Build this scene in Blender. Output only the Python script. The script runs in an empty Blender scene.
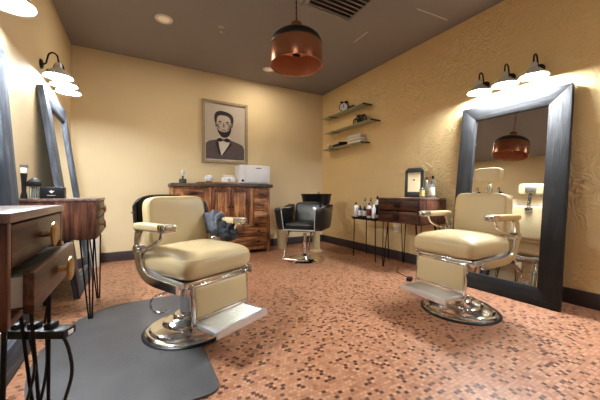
import bpy, bmesh, math, random
from mathutils import Vector, Matrix, Euler, noise
random.seed(7)
SC = bpy.context.scene
COL = SC.collection
PI = math.pi
R = math.radians

# ------------------------------------------------------------------ materials
def srgb(r, g, b):
    f = lambda v: (v/255/12.92) if v/255 <= .04045 else ((v/255+.055)/1.055)**2.4
    return (f(r), f(g), f(b), 1.0)

def newmat(name):
    m = bpy.data.materials.new(name); m.use_nodes = True
    nt = m.node_tree
    return m, nt, nt.nodes['Principled BSDF']

def setp(b, key, val):
    if key in b.inputs: b.inputs[key].default_value = val

def plain(name, col, rough=.5, metal=0., bump=0., bscale=200., spec=.5, var=0., vscale=6., coat=0., trans=0., ior=1.45):
    m, nt, b = newmat(name)
    c = srgb(*col)
    setp(b, 'Base Color', c); setp(b, 'Roughness', rough); setp(b, 'Metallic', metal)
    setp(b, 'Specular IOR Level', spec); setp(b, 'Coat Weight', coat); setp(b, 'Transmission Weight', trans); setp(b, 'IOR', ior)
    if bump or var:
        tc = nt.nodes.new('ShaderNodeTexCoord')
    if bump:
        n = nt.nodes.new('ShaderNodeTexNoise'); n.inputs['Scale'].default_value = bscale; n.inputs['Detail'].default_value = 4
        bp = nt.nodes.new('ShaderNodeBump'); bp.inputs['Strength'].default_value = bump; bp.inputs['Distance'].default_value = .01
        nt.links.new(tc.outputs['Object'], n.inputs['Vector']); nt.links.new(n.outputs['Fac'], bp.inputs['Height'])
        nt.links.new(bp.outputs['Normal'], b.inputs['Normal'])
    if var:
        n2 = nt.nodes.new('ShaderNodeTexNoise'); n2.inputs['Scale'].default_value = vscale; n2.inputs['Detail'].default_value = 5
        mx = nt.nodes.new('ShaderNodeMix'); mx.data_type = 'RGBA'
        d = [max(0, v*(1-var)) for v in c[:3]]; l = [min(1, v*(1+var)) for v in c[:3]]
        mx.inputs[6].default_value = (*d, 1); mx.inputs[7].default_value = (*l, 1)
        nt.links.new(tc.outputs['Object'], n2.inputs['Vector']); nt.links.new(n2.outputs['Fac'], mx.inputs[0])
        nt.links.new(mx.outputs[2], b.inputs['Base Color'])
    return m

def wood(name, dark, mid, light, axis=0, scale=1., rough=.45, bump=.25, knots=True):
    m, nt, b = newmat(name)
    tc = nt.nodes.new('ShaderNodeTexCoord'); mp = nt.nodes.new('ShaderNodeMapping')
    s = [14*scale]*3; s[axis] = 1.1*scale
    mp.inputs['Scale'].default_value = s
    nt.links.new(tc.outputs['Object'], mp.inputs['Vector'])
    n = nt.nodes.new('ShaderNodeTexNoise'); n.inputs['Scale'].default_value = 1.6; n.inputs['Detail'].default_value = 8
    n.inputs['Roughness'].default_value = .62; n.inputs['Distortion'].default_value = 1.3
    nt.links.new(mp.outputs['Vector'], n.inputs['Vector'])
    n2 = nt.nodes.new('ShaderNodeTexNoise'); n2.inputs['Scale'].default_value = 4.5*scale; n2.inputs['Detail'].default_value = 3
    nt.links.new(tc.outputs['Object'], n2.inputs['Vector'])
    mth = nt.nodes.new('ShaderNodeMath'); mth.operation = 'MULTIPLY_ADD'; mth.inputs[1].default_value = .45; 
    nt.links.new(n2.outputs['Fac'], mth.inputs[0])
    sub = nt.nodes.new('ShaderNodeMath'); sub.operation = 'SUBTRACT'; sub.inputs[1].default_value = .225
    nt.links.new(n.outputs['Fac'], sub.inputs[0]); nt.links.new(sub.outputs[0], mth.inputs[2])
    rp = nt.nodes.new('ShaderNodeValToRGB')
    e = rp.color_ramp.elements
    e[0].position = .33; e[0].color = srgb(*dark); e[1].position = .68; e[1].color = srgb(*light)
    k = e.new(.5); k.color = srgb(*mid)
    nt.links.new(mth.outputs[0], rp.inputs['Fac']); nt.links.new(rp.outputs['Color'], b.inputs['Base Color'])
    bp = nt.nodes.new('ShaderNodeBump'); bp.inputs['Strength'].default_value = bump; bp.inputs['Distance'].default_value = .01
    nt.links.new(n.outputs['Fac'], bp.inputs['Height']); nt.links.new(bp.outputs['Normal'], b.inputs['Normal'])
    setp(b, 'Roughness', rough); setp(b, 'Specular IOR Level', .35)
    return m

def emit(name, col, strength):
    m, nt, b = newmat(name)
    setp(b, 'Base Color', srgb(*col)); setp(b, 'Emission Color', srgb(*col)); setp(b, 'Emission Strength', strength)
    return m

def wallmat(name, col, strength, dist):
    m, nt, b = newmat(name)
    tc = nt.nodes.new('ShaderNodeTexCoord')
    n = nt.nodes.new('ShaderNodeTexNoise'); n.inputs['Scale'].default_value = 7; n.inputs['Detail'].default_value = 3
    n.inputs['Distortion'].default_value = 1.2
    n2 = nt.nodes.new('ShaderNodeTexNoise'); n2.inputs['Scale'].default_value = 26; n2.inputs['Detail'].default_value = 4
    n3 = nt.nodes.new('ShaderNodeTexNoise'); n3.inputs['Scale'].default_value = 1.1; n3.inputs['Detail'].default_value = 5
    for q in (n, n2, n3): nt.links.new(tc.outputs['Object'], q.inputs['Vector'])
    # trowel ridges: sharpened contour of the big noise
    ab = nt.nodes.new('ShaderNodeMath'); ab.operation = 'PINGPONG'; ab.inputs[1].default_value = .09
    nt.links.new(n.outputs['Fac'], ab.inputs[0])
    ad = nt.nodes.new('ShaderNodeMath'); ad.operation = 'MULTIPLY_ADD'; ad.inputs[1].default_value = .22
    sc = nt.nodes.new('ShaderNodeMath'); sc.operation = 'MULTIPLY'; sc.inputs[1].default_value = 4.5
    nt.links.new(ab.outputs[0], sc.inputs[0])
    pr_ = nt.nodes.new('ShaderNodeMapRange'); pr_.inputs['From Min'].default_value = .42; pr_.inputs['From Max'].default_value = .62
    pr_.inputs['To Min'].default_value = .12; pr_.inputs['To Max'].default_value = 1.0
    nt.links.new(n3.outputs['Fac'], pr_.inputs['Value'])
    pm_ = nt.nodes.new('ShaderNodeMath'); pm_.operation = 'MULTIPLY'
    nt.links.new(sc.outputs[0], pm_.inputs[0]); nt.links.new(pr_.outputs['Result'], pm_.inputs[1])
    nt.links.new(n2.outputs['Fac'], ad.inputs[0]); nt.links.new(pm_.outputs[0], ad.inputs[2])
    bp = nt.nodes.new('ShaderNodeBump'); bp.inputs['Strength'].default_value = strength; bp.inputs['Distance'].default_value = dist
    nt.links.new(ad.outputs[0], bp.inputs['Height']); nt.links.new(bp.outputs['Normal'], b.inputs['Normal'])
    c = srgb(*col)
    mx = nt.nodes.new('ShaderNodeMix'); mx.data_type = 'RGBA'
    mx.inputs[6].default_value = (c[0]*.88, c[1]*.86, c[2]*.80, 1); mx.inputs[7].default_value = (min(1, c[0]*1.1), c[1]*1.1, c[2]*1.12, 1)
    nt.links.new(n3.outputs['Fac'], mx.inputs[0]); nt.links.new(mx.outputs[2], b.inputs['Base Color'])
    setp(b, 'Roughness', .62); setp(b, 'Specular IOR Level', .3)
    return m

def floormat():
    m, nt, b = newmat('mosaic_tile')
    tc = nt.nodes.new('ShaderNodeTexCoord')
    br = nt.nodes.new('ShaderNodeTexBrick')
    br.offset = .5; br.squash = 1.0
    br.inputs['Color1'].default_value = (0, 0, 0, 1); br.inputs['Color2'].default_value = (1, 1, 1, 1)
    br.inputs['Mortar'].default_value = (.5, .5, .5, 1)
    br.inputs['Scale'].default_value = 1; br.inputs['Mortar Size'].default_value = .0016; br.inputs['Mortar Smooth'].default_value = .3
    br.inputs['Brick Width'].default_value = .024; br.inputs['Row Height'].default_value = .021
    nt.links.new(tc.outputs['Object'], br.inputs['Vector'])
    rp = nt.nodes.new('ShaderNodeValToRGB'); rp.color_ramp.interpolation = 'CONSTANT'
    e = rp.color_ramp.elements
    cols = [(0, (82, 50, 34)), (.08, (104, 64, 44)), (.16, (168, 117, 86)), (.30, (178, 128, 96)), (.50, (186, 137, 105)), (.70, (174, 123, 92)), (.88, (158, 104, 75))]
    e[0].position = 0; e[0].color = srgb(*cols[0][1]); e[1].position = .08; e[1].color = srgb(*cols[1][1])
    for p, c in cols[2:]:
        k = e.new(p); k.color = srgb(*c)
    nt.links.new(br.outputs['Color'], rp.inputs['Fac'])
    mx = nt.nodes.new('ShaderNodeMix'); mx.data_type = 'RGBA'; mx.inputs[7].default_value = srgb(146, 102, 76)
    nt.links.new(br.outputs['Fac'], mx.inputs[0]); nt.links.new(rp.outputs['Color'], mx.inputs[6])
    nt.links.new(mx.outputs[2], b.inputs['Base Color'])
    bp = nt.nodes.new('ShaderNodeBump'); bp.invert = True; bp.inputs['Strength'].default_value = .35; bp.inputs['Distance'].default_value = .002
    nt.links.new(br.outputs['Fac'], bp.inputs['Height']); nt.links.new(bp.outputs['Normal'], b.inputs['Normal'])
    setp(b, 'Roughness', .38)
    return m

M = {}
M['wall_plain'] = wallmat('wall_plaster', (224, 205, 166), .25, .006)
M['wall_rough'] = wallmat('wall_plaster_trowelled', (228, 200, 148), 1.0, .019)
M['ceiling'] = plain('ceiling_paint', (140, 134, 133), .75, bump=.05, bscale=60, var=.05, vscale=2)
M['floor'] = floormat()
M['base'] = plain('baseboard_paint', (58, 44, 44), .4, bump=.05)
M['cream'] = plain('cream_vinyl', (198, 177, 134), .38, bump=.06, bscale=140, coat=.08, var=.04)
M['tan'] = plain('tan_vinyl', (188, 156, 98), .42, bump=.06, bscale=140)
M['chrome'] = plain('chrome', (222, 222, 220), .13, 1.)
M['satin'] = plain('satin_metal', (196, 190, 178), .28, 1., bump=.04, bscale=90)
M['alu'] = plain('cast_aluminium', (224, 224, 224), .36, .75, bump=.1, bscale=120)
M['blackvinyl'] = plain('black_vinyl', (15, 15, 17), .32, bump=.05, bscale=120, coat=.12)
M['piping'] = plain('grey_white_piping', (178, 176, 170), .5)
M['black'] = plain('black_plastic', (20, 20, 22), .4)
M['blackmetal'] = plain('black_metal', (20, 19, 19), .42, .6)
M['rubber'] = plain('rubber_mat', (80, 79, 80), .6, bump=.15, bscale=70, var=.3, vscale=5)
M['frame_wood'] = wood('charcoal_wood', (17, 16, 17), (24, 23, 24), (40, 38, 40), 2, 1.0, .58, .5)
M['frame_wood_h'] = wood('charcoal_wood_across', (17, 16, 17), (24, 23, 24), (40, 38, 40), 1, 1.0, .58, .5)
M['lamplit_wood'] = wood('charcoal_wood_lamplit', (46, 50, 57), (66, 71, 80), (98, 104, 114), 2, 1.0, .58, .5)  # paler copy of the charcoal frame wood, nearby lamplight painted into the colour
M['lamplit_wood_h'] = wood('charcoal_wood_lamplit_across', (46, 50, 57), (66, 71, 80), (98, 104, 114), 1, 1.0, .58, .5)
M['mirror'] = plain('mirror_glass', (238, 240, 240), .01, 1.)
M['vanity'] = wood('walnut_stain', (36, 21, 15), (74, 43, 31), (124, 80, 58), 2, .9, .36, .25)
M['vanity_h'] = wood('walnut_stain_across', (32, 18, 13), (64, 36, 25), (106, 64, 44), 1, .9, .36, .25)
M['vanity_top'] = wood('walnut_top', (72, 50, 44), (110, 84, 76), (150, 124, 116), 1, .9, .28, .12)
M['pine'] = wood('rustic_pine', (74, 42, 24), (152, 97, 56), (210, 154, 102), 2, 1.0, .42, .3)
M['pine_h'] = wood('rustic_pine_across', (64, 36, 20), (134, 83, 48), (196, 138, 88), 0, 1.0, .42, .3)
M['pine_red'] = wood('reddish_pine', (58, 32, 20), (108, 62, 38), (150, 95, 60), 2, 1.0, .42, .3)
M['darkwood'] = wood('dark_top_wood', (46, 34, 28), (78, 60, 50), (108, 88, 74), 0, 1.0, .4, .25)
M['iron'] = plain('dark_iron', (36, 30, 28), .5, .7)
M['copper'] = plain('brushed_copper', (204, 144, 112), .26, 1., bump=.06, bscale=60)
M['copper_in'] = plain('copper_inside', (206, 148, 116), .45, .6)
M['white'] = plain('white_enamel', (232, 232, 234), .3)
M['offwhite'] = plain('off_white', (222, 216, 200), .5)
M['beige'] = plain('beige_plastic', (196, 176, 132), .45)
M['brass'] = plain('antique_brass', (190, 150, 98), .35, 1., bump=.2, bscale=120)
M['glass'] = plain('clear_glass', (232, 240, 236), .05, trans=.9)
M['shelfglass'] = plain('shelf_glass', (188, 190, 160), .12, trans=.25)
M['greenglass'] = plain('green_glass', (70, 92, 74), .1, trans=.3)
M['lit'] = emit('lamp_glow', (240, 248, 255), 230.)
M['lit_far'] = emit('lamp_glow_corner', (240, 248, 255), 78.)
M['lit_added'] = emit('added_lamp_glow', (240, 248, 255), 115.)  # glow of the added fill lamps on the right wall
M['lens'] = emit('downlight_lens', (255, 240, 220), .10)
M['steel'] = plain('galvanised_shade', (196, 198, 198), .4, .35)
M['shade_in'] = plain('white_shade_lining', (240, 240, 240), .4)
M['cloth_grey'] = plain('grey_cloth', (88, 92, 102), .8, bump=.3, bscale=40)
M['cloth_dark'] = plain('dark_navy_cloth', (26, 29, 38), .7, bump=.3, bscale=40)
M['gilt'] = plain('worn_gilt_frame', (156, 142, 116), .5, .3, bump=.8, bscale=70, var=.3, vscale=60)
M['pic_bg'] = plain('print_background', (190, 180, 168), .6, var=.12, vscale=5)
M['pic_mat'] = plain('print_border', (214, 204, 186), .6)
M['pic_skin'] = plain('print_pale', (186, 174, 164), .6, var=.1, vscale=14)
M['pic_dark'] = plain('print_black', (32, 28, 32), .6, var=.3, vscale=30)
M['pic_suit'] = plain('print_suit', (84, 72, 76), .6, var=.3, vscale=14)
M['pic_shade'] = plain('print_mid', (128, 116, 110), .6)
M['pic_white'] = plain('print_white', (216, 208, 198), .6)
M['label_red'] = plain('red_label', (110, 40, 44), .5)
M['label_blue'] = plain('navy_label', (30, 36, 60), .5)
M['label_yellow'] = plain('amber_liquid', (196, 168, 96), .3)
M['towel'] = plain('towel_cloth', (224, 218, 204), .9, bump=.4, bscale=150)

# ------------------------------------------------------------------ mesh builder
def catmull(pts, n=8, closed=False):
    pts = [Vector(p) for p in pts]
    if len(pts) < 3 or n <= 1: return pts
    out = []
    N = len(pts)
    segs = N if closed else N-1
    for i in range(segs):
        if closed: p0, p1, p2, p3 = pts[(i-1) % N], pts[i], pts[(i+1) % N], pts[(i+2) % N]
        else: p0, p1, p2, p3 = pts[max(i-1, 0)], pts[i], pts[i+1], pts[min(i+2, N-1)]
        for k in range(n):
            t = k/n
            out.append(.5*((2*p1)+(-p0+p2)*t+(2*p0-5*p1+4*p2-p3)*t*t+(-p0+3*p1-3*p2+p3)*t**3))
    if not closed: out.append(pts[-1])
    return out

class MB:
    def __init__(s): s.bm = bmesh.new(); s.mi = 0
    def _add(s, verts, faces):
        vs = [s.bm.verts.new(v) for v in verts]
        for f in faces:
            try:
                fc = s.bm.faces.new([vs[i] for i in f]); fc.material_index = s.mi
            except ValueError: pass
        return vs
    def box(s, lo, hi, bevel=0., seg=2, rot=None, piv=None):
        x0, y0, z0 = lo; x1, y1, z1 = hi
        t = bmesh.new()
        vs = [t.verts.new(v) for v in ((x0,y0,z0),(x1,y0,z0),(x1,y1,z0),(x0,y1,z0),(x0,y0,z1),(x1,y0,z1),(x1,y1,z1),(x0,y1,z1))]
        for f in ((3,2,1,0),(4,5,6,7),(0,1,5,4),(1,2,6,5),(2,3,7,6),(3,0,4,7)): t.faces.new([vs[i] for i in f])
        if bevel: bmesh.ops.bevel(t, geom=t.edges[:], offset=bevel, segments=seg, profile=.5, affect='EDGES')
        s.merge(t, rot, piv or ((x0+x1)/2, (y0+y1)/2, (z0+z1)/2))
        return s
    def merge(s, t, rot=None, piv=(0,0,0)):
        t.verts.ensure_lookup_table(); t.verts.index_update()
        m = rot.to_matrix() if isinstance(rot, Euler) else rot
        pv = Vector(piv)
        co = [(m @ (v.co-pv) + pv) if m is not None else v.co.copy() for v in t.verts]
        s._add(co, [[v.index for v in f.verts] for f in t.faces]); t.free()
    def ring(s, pts): return [s.bm.verts.new(p) for p in pts]
    def bridge(s, a, b):
        n = len(a)
        for i in range(n):
            f = s.bm.faces.new((a[i], a[(i+1) % n], b[(i+1) % n], b[i])); f.material_index = s.mi
    def cap(s, a, flip=False):
        f = s.bm.faces.new(a[::-1] if flip else a); f.material_index = s.mi
    def lathe(s, prof, c=(0,0,0), seg=40, axis=None, sx=1., sy=1.):
        """prof: (radius, height) pairs; axis: Matrix 3x3 to re-aim +z"""
        c = Vector(c); rings = []
        for r, z in prof:
            pts = []
            if r < 1e-6:
                p = Vector((0,0,z)); p = axis @ p if axis else p
                rings.append([s.bm.verts.new(c+p)]); continue
            for i in range(seg):
                a = 2*PI*i/seg
                p = Vector((r*math.cos(a)*sx, r*math.sin(a)*sy, z)); p = axis @ p if axis else p
                pts.append(c+p)
            rings.append(s.ring(pts))
        for a, b in zip(rings, rings[1:]):
            if len(a) == 1 and len(b) == 1: continue
            if len(a) == 1:
                for i in range(seg): f = s.bm.faces.new((a[0], b[i], b[(i+1) % seg])) ; f.material_index = s.mi
            elif len(b) == 1:
                for i in range(seg): f = s.bm.faces.new((a[i], a[(i+1) % seg], b[0])) ; f.material_index = s.mi
            else: s.bridge(a, b)
        return s
    def cyl(s, p0, p1, r0, r1=None, seg=20):
        p0, p1 = Vector(p0), Vector(p1); d = p1-p0
        ax = d.to_track_quat('Z', 'Y').to_matrix(); L = d.length; r1 = r0 if r1 is None else r1
        return s.lathe([(0,0),(r0,0),(r1,L),(0,L)], p0, seg, ax)
    def tube(s, pts, r, seg=10, n=8, closed=False, flat=None, up=None):
        """sweep; flat=(w,h) sweeps a rectangle-ish bar instead of a circle"""
        P = catmull(pts, n, closed)
        N = len(P); rings = []
        nrm = None
        for i in range(N):
            if closed: t = (P[(i+1) % N]-P[(i-1) % N]).normalized()
            else: t = (P[min(i+1, N-1)]-P[max(i-1, 0)]).normalized()
            if up is not None:
                nrm = Vector(up); nrm = (nrm - t*nrm.dot(t)).normalized()
            elif nrm is None:
                h = Vector((0,0,1)) if abs(t.z) < .9 else Vector((1,0,0)); nrm = (h-t*h.dot(t)).normalized()
            else:
                nrm = (nrm-t*nrm.dot(t)).normalized()
            b = t.cross(nrm)
            if flat:
                w, h = flat[0]/2, flat[1]/2; q = min(w, h)*.35
                prof = [(w, h-q),(w-q, h),(-w+q, h),(-w, h-q),(-w, -h+q),(-w+q, -h),(w-q, -h),(w, -h+q)]
                rings.append(s.ring([P[i]+nrm*u+b*v for u, v in prof]))
            else:
                rr = r[i*(len(r)-1)//max(N-1,1)] if isinstance(r, (list, tuple)) else r
                rings.append(s.ring([P[i]+nrm*(rr*math.cos(2*PI*k/seg))+b*(rr*math.sin(2*PI*k/seg)) for k in range(seg)]))
        for a, b in zip(rings, rings[1:]): s.bridge(a, b)
        if closed: s.bridge(rings[-1], rings[0])
        else: s.cap(rings[0], True); s.cap(rings[-1])
        return s
    def sq(s, c, a, e1=.4, e2=.3, rot=None, nu=40, nv=20, fn=None):
        """superquadric cushion with half sizes a"""
        c = Vector(c); m = rot.to_matrix() if rot else None
        pw = lambda v, e: math.copysign(abs(v)**e, v)
        rings = []
        for j in range(nv+1):
            ph = -PI/2+PI*j/nv
            if j in (0, nv):
                p = Vector((0,0,math.copysign(a[2], ph)))
                if fn: p = fn(p)
                rings.append([s.bm.verts.new(c+(m @ p if m else p))]); continue
            pts = []
            for i in range(nu):
                th = 2*PI*i/nu
                p = Vector((a[0]*pw(math.cos(ph), e1)*pw(math.cos(th), e2), a[1]*pw(math.cos(ph), e1)*pw(math.sin(th), e2), a[2]*pw(math.sin(ph), e1)))
                if fn: p = fn(p)
                pts.append(c+(m @ p if m else p))
            rings.append(s.ring(pts))
        for A, B in zip(rings, rings[1:]):
            if len(A) == 1:
                for i in range(nu): f = s.bm.faces.new((A[0], B[(i+1) % nu], B[i])); f.material_index = s.mi
            elif len(B) == 1:
                for i in range(nu): f = s.bm.faces.new((A[i], A[(i+1) % nu], B[0])); f.material_index = s.mi
            else: s.bridge(A, B)
        return s
    def prism(s, poly, z0, z1, plane='xy', bevel=0.):
        """extrude a 2D outline; plane xy -> along z, xz -> along y, yz -> along x"""
        t = bmesh.new()
        mk = {'xy': lambda p, h: (p[0], p[1], h), 'xz': lambda p, h: (p[0], h, p[1]), 'yz': lambda p, h: (h, p[0], p[1])}[plane]
        lo = [t.verts.new(mk(p, z0)) for p in poly]; hi = [t.verts.new(mk(p, z1)) for p in poly]
        n = len(poly)
        t.faces.new(lo[::-1]); t.faces.new(hi)
        for i in range(n): t.faces.new((lo[i], lo[(i+1) % n], hi[(i+1) % n], hi[i]))
        if bevel: bmesh.ops.bevel(t, geom=t.edges[:], offset=bevel, segments=2, profile=.5, affect='EDGES')
        s.merge(t)
        return s
    def build(s, name, mats, parent=None, smooth=35, loc=None):
        bmesh.ops.recalc_face_normals(s.bm, faces=s.bm.faces[:])
        me = bpy.data.meshes.new(name); s.bm.to_mesh(me); s.bm.free()
        for m in (mats if isinstance(mats, (list, tuple)) else [mats]): me.materials.append(M[m] if isinstance(m, str) else m)
        if smooth:
            for p in me.polygons: p.use_smooth = True
            me.set_sharp_from_angle(angle=R(smooth))
        o = bpy.data.objects.new(name, me); COL.objects.link(o)
        if parent: o.parent = parent
        if loc: o.location = loc
        return o

def tag(o, label, cat, group=None):
    o['label'] = label; o['category'] = cat
    if group: o['group'] = group
    return o
def thing(name, label, cat, loc=(0,0,0), rz=0., group=None):
    o = bpy.data.objects.new(name, None); COL.objects.link(o)
    o.location = loc; o.rotation_euler = (0,0,rz); o.empty_display_size = .1
    return tag(o, label, cat, group)
def struct(o): o['kind'] = 'structure'; return o
def box(name, lo, hi, mat, parent=None, bevel=.004, seg=2, smooth=35):
    return MB().box(lo, hi, bevel, seg).build(name, mat, parent, smooth)

# ------------------------------------------------------------------ setting
XL, XR, YB, YF, H = -.775, 3.46, 5.09, -2.6, 3.09
struct(box('floor', (XL-.1, YF, -.1), (XR+.1, YB+.1, 0), 'floor', bevel=0))
struct(box('ceiling', (XL-.1, YF, H), (XR+.1, YB+.1, H+.1), 'ceiling', bevel=0))
struct(box('wall_left', (XL-.1, YF, 0), (XL, YB+.1, H), 'wall_plain', bevel=0))
struct(box('wall_right', (XR, YF, 0), (XR+.1, YB+.1, H), 'wall_rough', bevel=0))
struct(box('wall_back', (XL, YB, 0), (XR, YB+.1, H), 'wall_plain', bevel=0))
bbp = lambda q: [(0,0),(.016,0),(.016,.125),(.010,.14),(0,.14)]
struct(MB().prism([(XL+a, b) for a, b in bbp(0)], YF, YB, 'xz').build('baseboard_left', 'base'))
struct(MB().prism([(XR-a, b) for a, b in bbp(0)], YF, YB, 'xz').build('baseboard_right', 'base'))
struct(MB().prism([(YB-a, b) for a, b in bbp(0)], XL+.016, XR-.016, 'yz').build('baseboard_back', 'base'))

# ------------------------------------------------------------------ barber chairs
def barber_chair(label, loc, ang, lift, dx, foot_dx, foot_z, head, z0=0.):
    t = thing('barber_chair', label, 'chair', (loc[0], loc[1], z0), R(ang), 'cream barber chairs')
    L = lift; bd = dx-(.04 if head else 0)
    MB().lathe([(0,.003),(.284,.003),(.292,.010),(.288,.020),(.272,.030),(.262,.031),(.256,.036),(.250,.046),(.215,.058),(.178,.064),(.172,.070),(.166,.082),(.140,.096),(.112,.102),(.104,.108),(.096,.124),(.078,.132),(0,.133)], seg=64).build('base', 'chrome', t, 28)
    MB().lathe([(.20,0),(.308,0),(.308,.008),(.300,.014),(.286,.014),(.286,.002),(.20,.002)],seg=64).build('rubber_ring','black',t)
    MB().lathe([(0,.13),(.060,.13),(.060,.30),(.068,.31),(.068,.33),(.048,.34),(.048,.43+L),(0,.43+L)], seg=32).build('pedestal', 'chrome', t)
    # under-seat frame
    b = MB(); b.box((dx-.20,-.25,.405+L),(dx+.27,.25,.44+L),.008)
    b.box((dx+.255,-.265,.42+L),(dx+.285,.265,.45+L),.006)
    b.build('seat_frame', 'chrome', t)
    # seat: thick crowned cushion with piping
    def crown(p):
        if p.z > 0: p.z *= 1.0+.10*(1-min(1,(abs(p.y)/.29)**2))
        p.z -= .012*max(0, p.x/.27)**2 if p.z > 0 else 0
        return p
    seat = MB().sq((dx+.055,0,.535+L),(.270,.288,.097),.58,.26,nu=72,nv=28,fn=crown).build('seat','cream',t,60)
    pipe = []
    for i in range(48):
        a = 2*PI*i/48; pw = lambda v,e: math.copysign(abs(v)**e, v)
        pipe.append((dx+.055+.258*pw(math.cos(a),.26), .276*pw(math.sin(a),.26), .578+L))
    MB().tube(pipe,.0045,6,1,True).build('piping','tan',seat)
    # backrest
    rot = Euler((0,R(-8),0))
    back = MB().sq((bd-.215,0,.775+L),(.055,.238,.195),.30,.30,rot,nu=56,nv=28).build('backrest','cream',t,60)
    pts = []
    for i in range(56):
        a = 2*PI*i/56; pw = lambda v,e: math.copysign(abs(v)**e, v)
        q = Vector((.045, .222*pw(math.cos(a),.26), .180*pw(math.sin(a),.26)))
        q = rot.to_matrix() @ q
        pts.append((bd-.215+q.x, q.y, .775+L+q.z))
    MB().tube(pts,.004,6,1,True).build('piping','tan',back)
    if head:
        MB().box((bd-.325,-.20,.60+L),(bd-.295,.20,.955+L),.02,3,rot).build('back_panel','cream',t)
        lp = MB(); lp.box((bd-.352,-.035,.885+L),(bd-.330,.035,.93+L),.004); lp.cyl((bd-.368,0,.907+L),(bd-.350,0,.907+L),.016)
        lp.build('latch','chrome',t)
        ps = MB(); ps.box((bd-.362,-.016,.88+L),(bd-.350,.016,1.11+L),.003)
        for k in range(5): ps.box((bd-.366,-.006,.955+L+.026*k),(bd-.361,.006,.967+L+.026*k),.001)
        hd = ps.build('headrest_post','chrome',t)
        MB().sq((bd-.325,0,1.135+L),(.042,.118,.066),.34,.3,Euler((0,R(-6),0))).build('headrest','cream',t,60)
        MB().box((bd-.378,-.05,1.10+L),(bd-.36,.05,1.16+L),.006).build('headrest_plate','satin',t)
    else:
        # black curved shell that wraps the rear of the back
        sh = MB(); P = []
        for k in range(25):
            a = -PI/2+PI*k/24
            P.append((bd-.275-.095*math.cos(a)**.7 if abs(math.cos(a))>1e-6 else bd-.275, .27*math.sin(a)))
        inner = [(x+.028*(1 if abs(y)<.26 else 0), y*.93) for x, y in P]
        rows = []
        for z, k in ((.715,.94),(.74,1.0),(.80,1.0),(.90,1.0),(.965,.96),(.985,.90)):
            off = -.14*(z-.6)
            rows.append([(bd-.275+(x-bd+.275)*k+off, y*k, z+L-(.055*abs(y/.27)**3 if z>.9 else 0)) for x, y in P] + [(bd-.275+(x-bd+.275)*k+off, y*k, z+L-(.055*abs(y/.27)**3 if z>.9 else 0)) for x, y in inner[::-1]])
        rr = [sh.ring(q) for q in rows]
        for a_, b_ in zip(rr, rr[1:]): sh.bridge(a_, b_)
        sh.cap(rr[0], True); sh.cap(rr[-1])
        shell = sh.build('back_shell','blackvinyl',t,50)
        MB().tube([(x-.004-.14*.25, y*1.015, .855+L) for x, y in P],0,8,1,flat=(.012,.006),up=(0,0,1)).build('trim_band','chrome',shell)
    # arms
    for sgn in (-1, 1):
        y = .305*sgn
        pad = MB().sq((bd-.03,y,.775+L),(.165,.040,.025),.45,.35,nu=40,nv=16).build('armrest','tan' if (head and sgn>0) else 'cream',t,60)
        a = MB(); a.box((bd+.115,y-.038,.752+L),(bd+.200,y+.038,.799+L),.006); a.build('ashtray','chrome',pad)
        MB().box((bd+.128,y-.026,.7985+L),(bd+.190,y+.026,.8015+L),.001).build('ashtray_lid','alu',pad)
        s_ = MB()
        s_.tube([(bd-.155,y,.755+L),(bd-.185,y,.70+L),(bd-.185,y,.60+L),(bd-.165,y,.51+L),(bd-.10,y,.452+L),(bd+.0,y,.43+L),(bd+.16,y,.425+L),(bd+.27,y,.425+L)],0,8,8,flat=(.020,.058),up=(0,1,0))
        s_.build('arm_support','chrome',t)
        s2 = MB(); s2.tube([(bd+.11,y,.755+L),(bd+.08,y,.70+L),(bd-.03,y,.65+L),(bd-.15,y,.62+L)],.011,10,8); s2.cyl((bd-.17,y-.03*sgn,.62+L),(bd-.17,y+.028*sgn,.62+L),.030)
        s2.build('arm_brace','chrome',t)
        sh = MB(); sh.prism([(dx-.15,.47+L),(dx-.06,.425+L),(dx+.27,.42+L),(dx+.27,.455+L),(dx+.05,.462+L),(dx-.06,.50+L),(dx-.12,.56+L),(dx-.16,.56+L)],min(y*.86,y*.92),max(y*.86,y*.92),'xz',.003)
        sh.build('side_shield','alu',t)
    # leg rest
    fx = dx+foot_dx
    top = Vector((dx+.295,0,.425+L)); bot = Vector((fx+.395,0,foot_z+.02))
    d = bot-top; an = math.atan2(d.x,-d.z)
    mid = (top+bot)/2; ln = d.length
    rot = Euler((0,-an,0))
    p = MB(); p.box((mid.x-.012,-.215,mid.z-ln*.40),(mid.x+.016,.215,mid.z+ln*.44),.012,3,rot,mid); p.build('legrest_pad','cream',t)
    f = MB()
    for sgn in (-1,1): f.box((mid.x-.012,.222*sgn-.009,mid.z-ln/2-.01),(mid.x+.012,.222*sgn+.009,mid.z+ln/2+.01),.004,2,rot,mid)
    for zz in (-ln*.43, ln*.47): f.box((mid.x-.009,-.22,mid.z+zz-.009),(mid.x+.009,.22,mid.z+zz+.009),.003,2,rot,mid)
    f.build('legrest_frame','chrome',t)
    pl = MB(); pl.box((fx+.375,-.215,foot_z-.012),(fx+.595,.215,foot_z+.012),.006)
    pl.box((fx+.585,-.215,foot_z-.030),(fx+.600,.215,foot_z+.016),.005)
    plate = pl.build('footplate','alu',t)
    tr = MB()
    for i in range(9): tr.box((fx+.395+.0205*i,-.185,foot_z+.0115),(fx+.404+.0205*i,.185,foot_z+.0155),.0015,1)
    tr.build('tread','satin',plate)
    br = [MB(), MB()]
    for sgn in (-1,1): br[(sgn+1)//2].tube([(bot.x-.01,.222*sgn,bot.z+.02),(bot.x+.0,.222*sgn,foot_z+.0),(bot.x+.06,.20*sgn,foot_z-.014)],.010,8,4)
    for sgn, q in zip((-1,1), br): q.build('foot_bracket','chrome',t)
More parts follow.
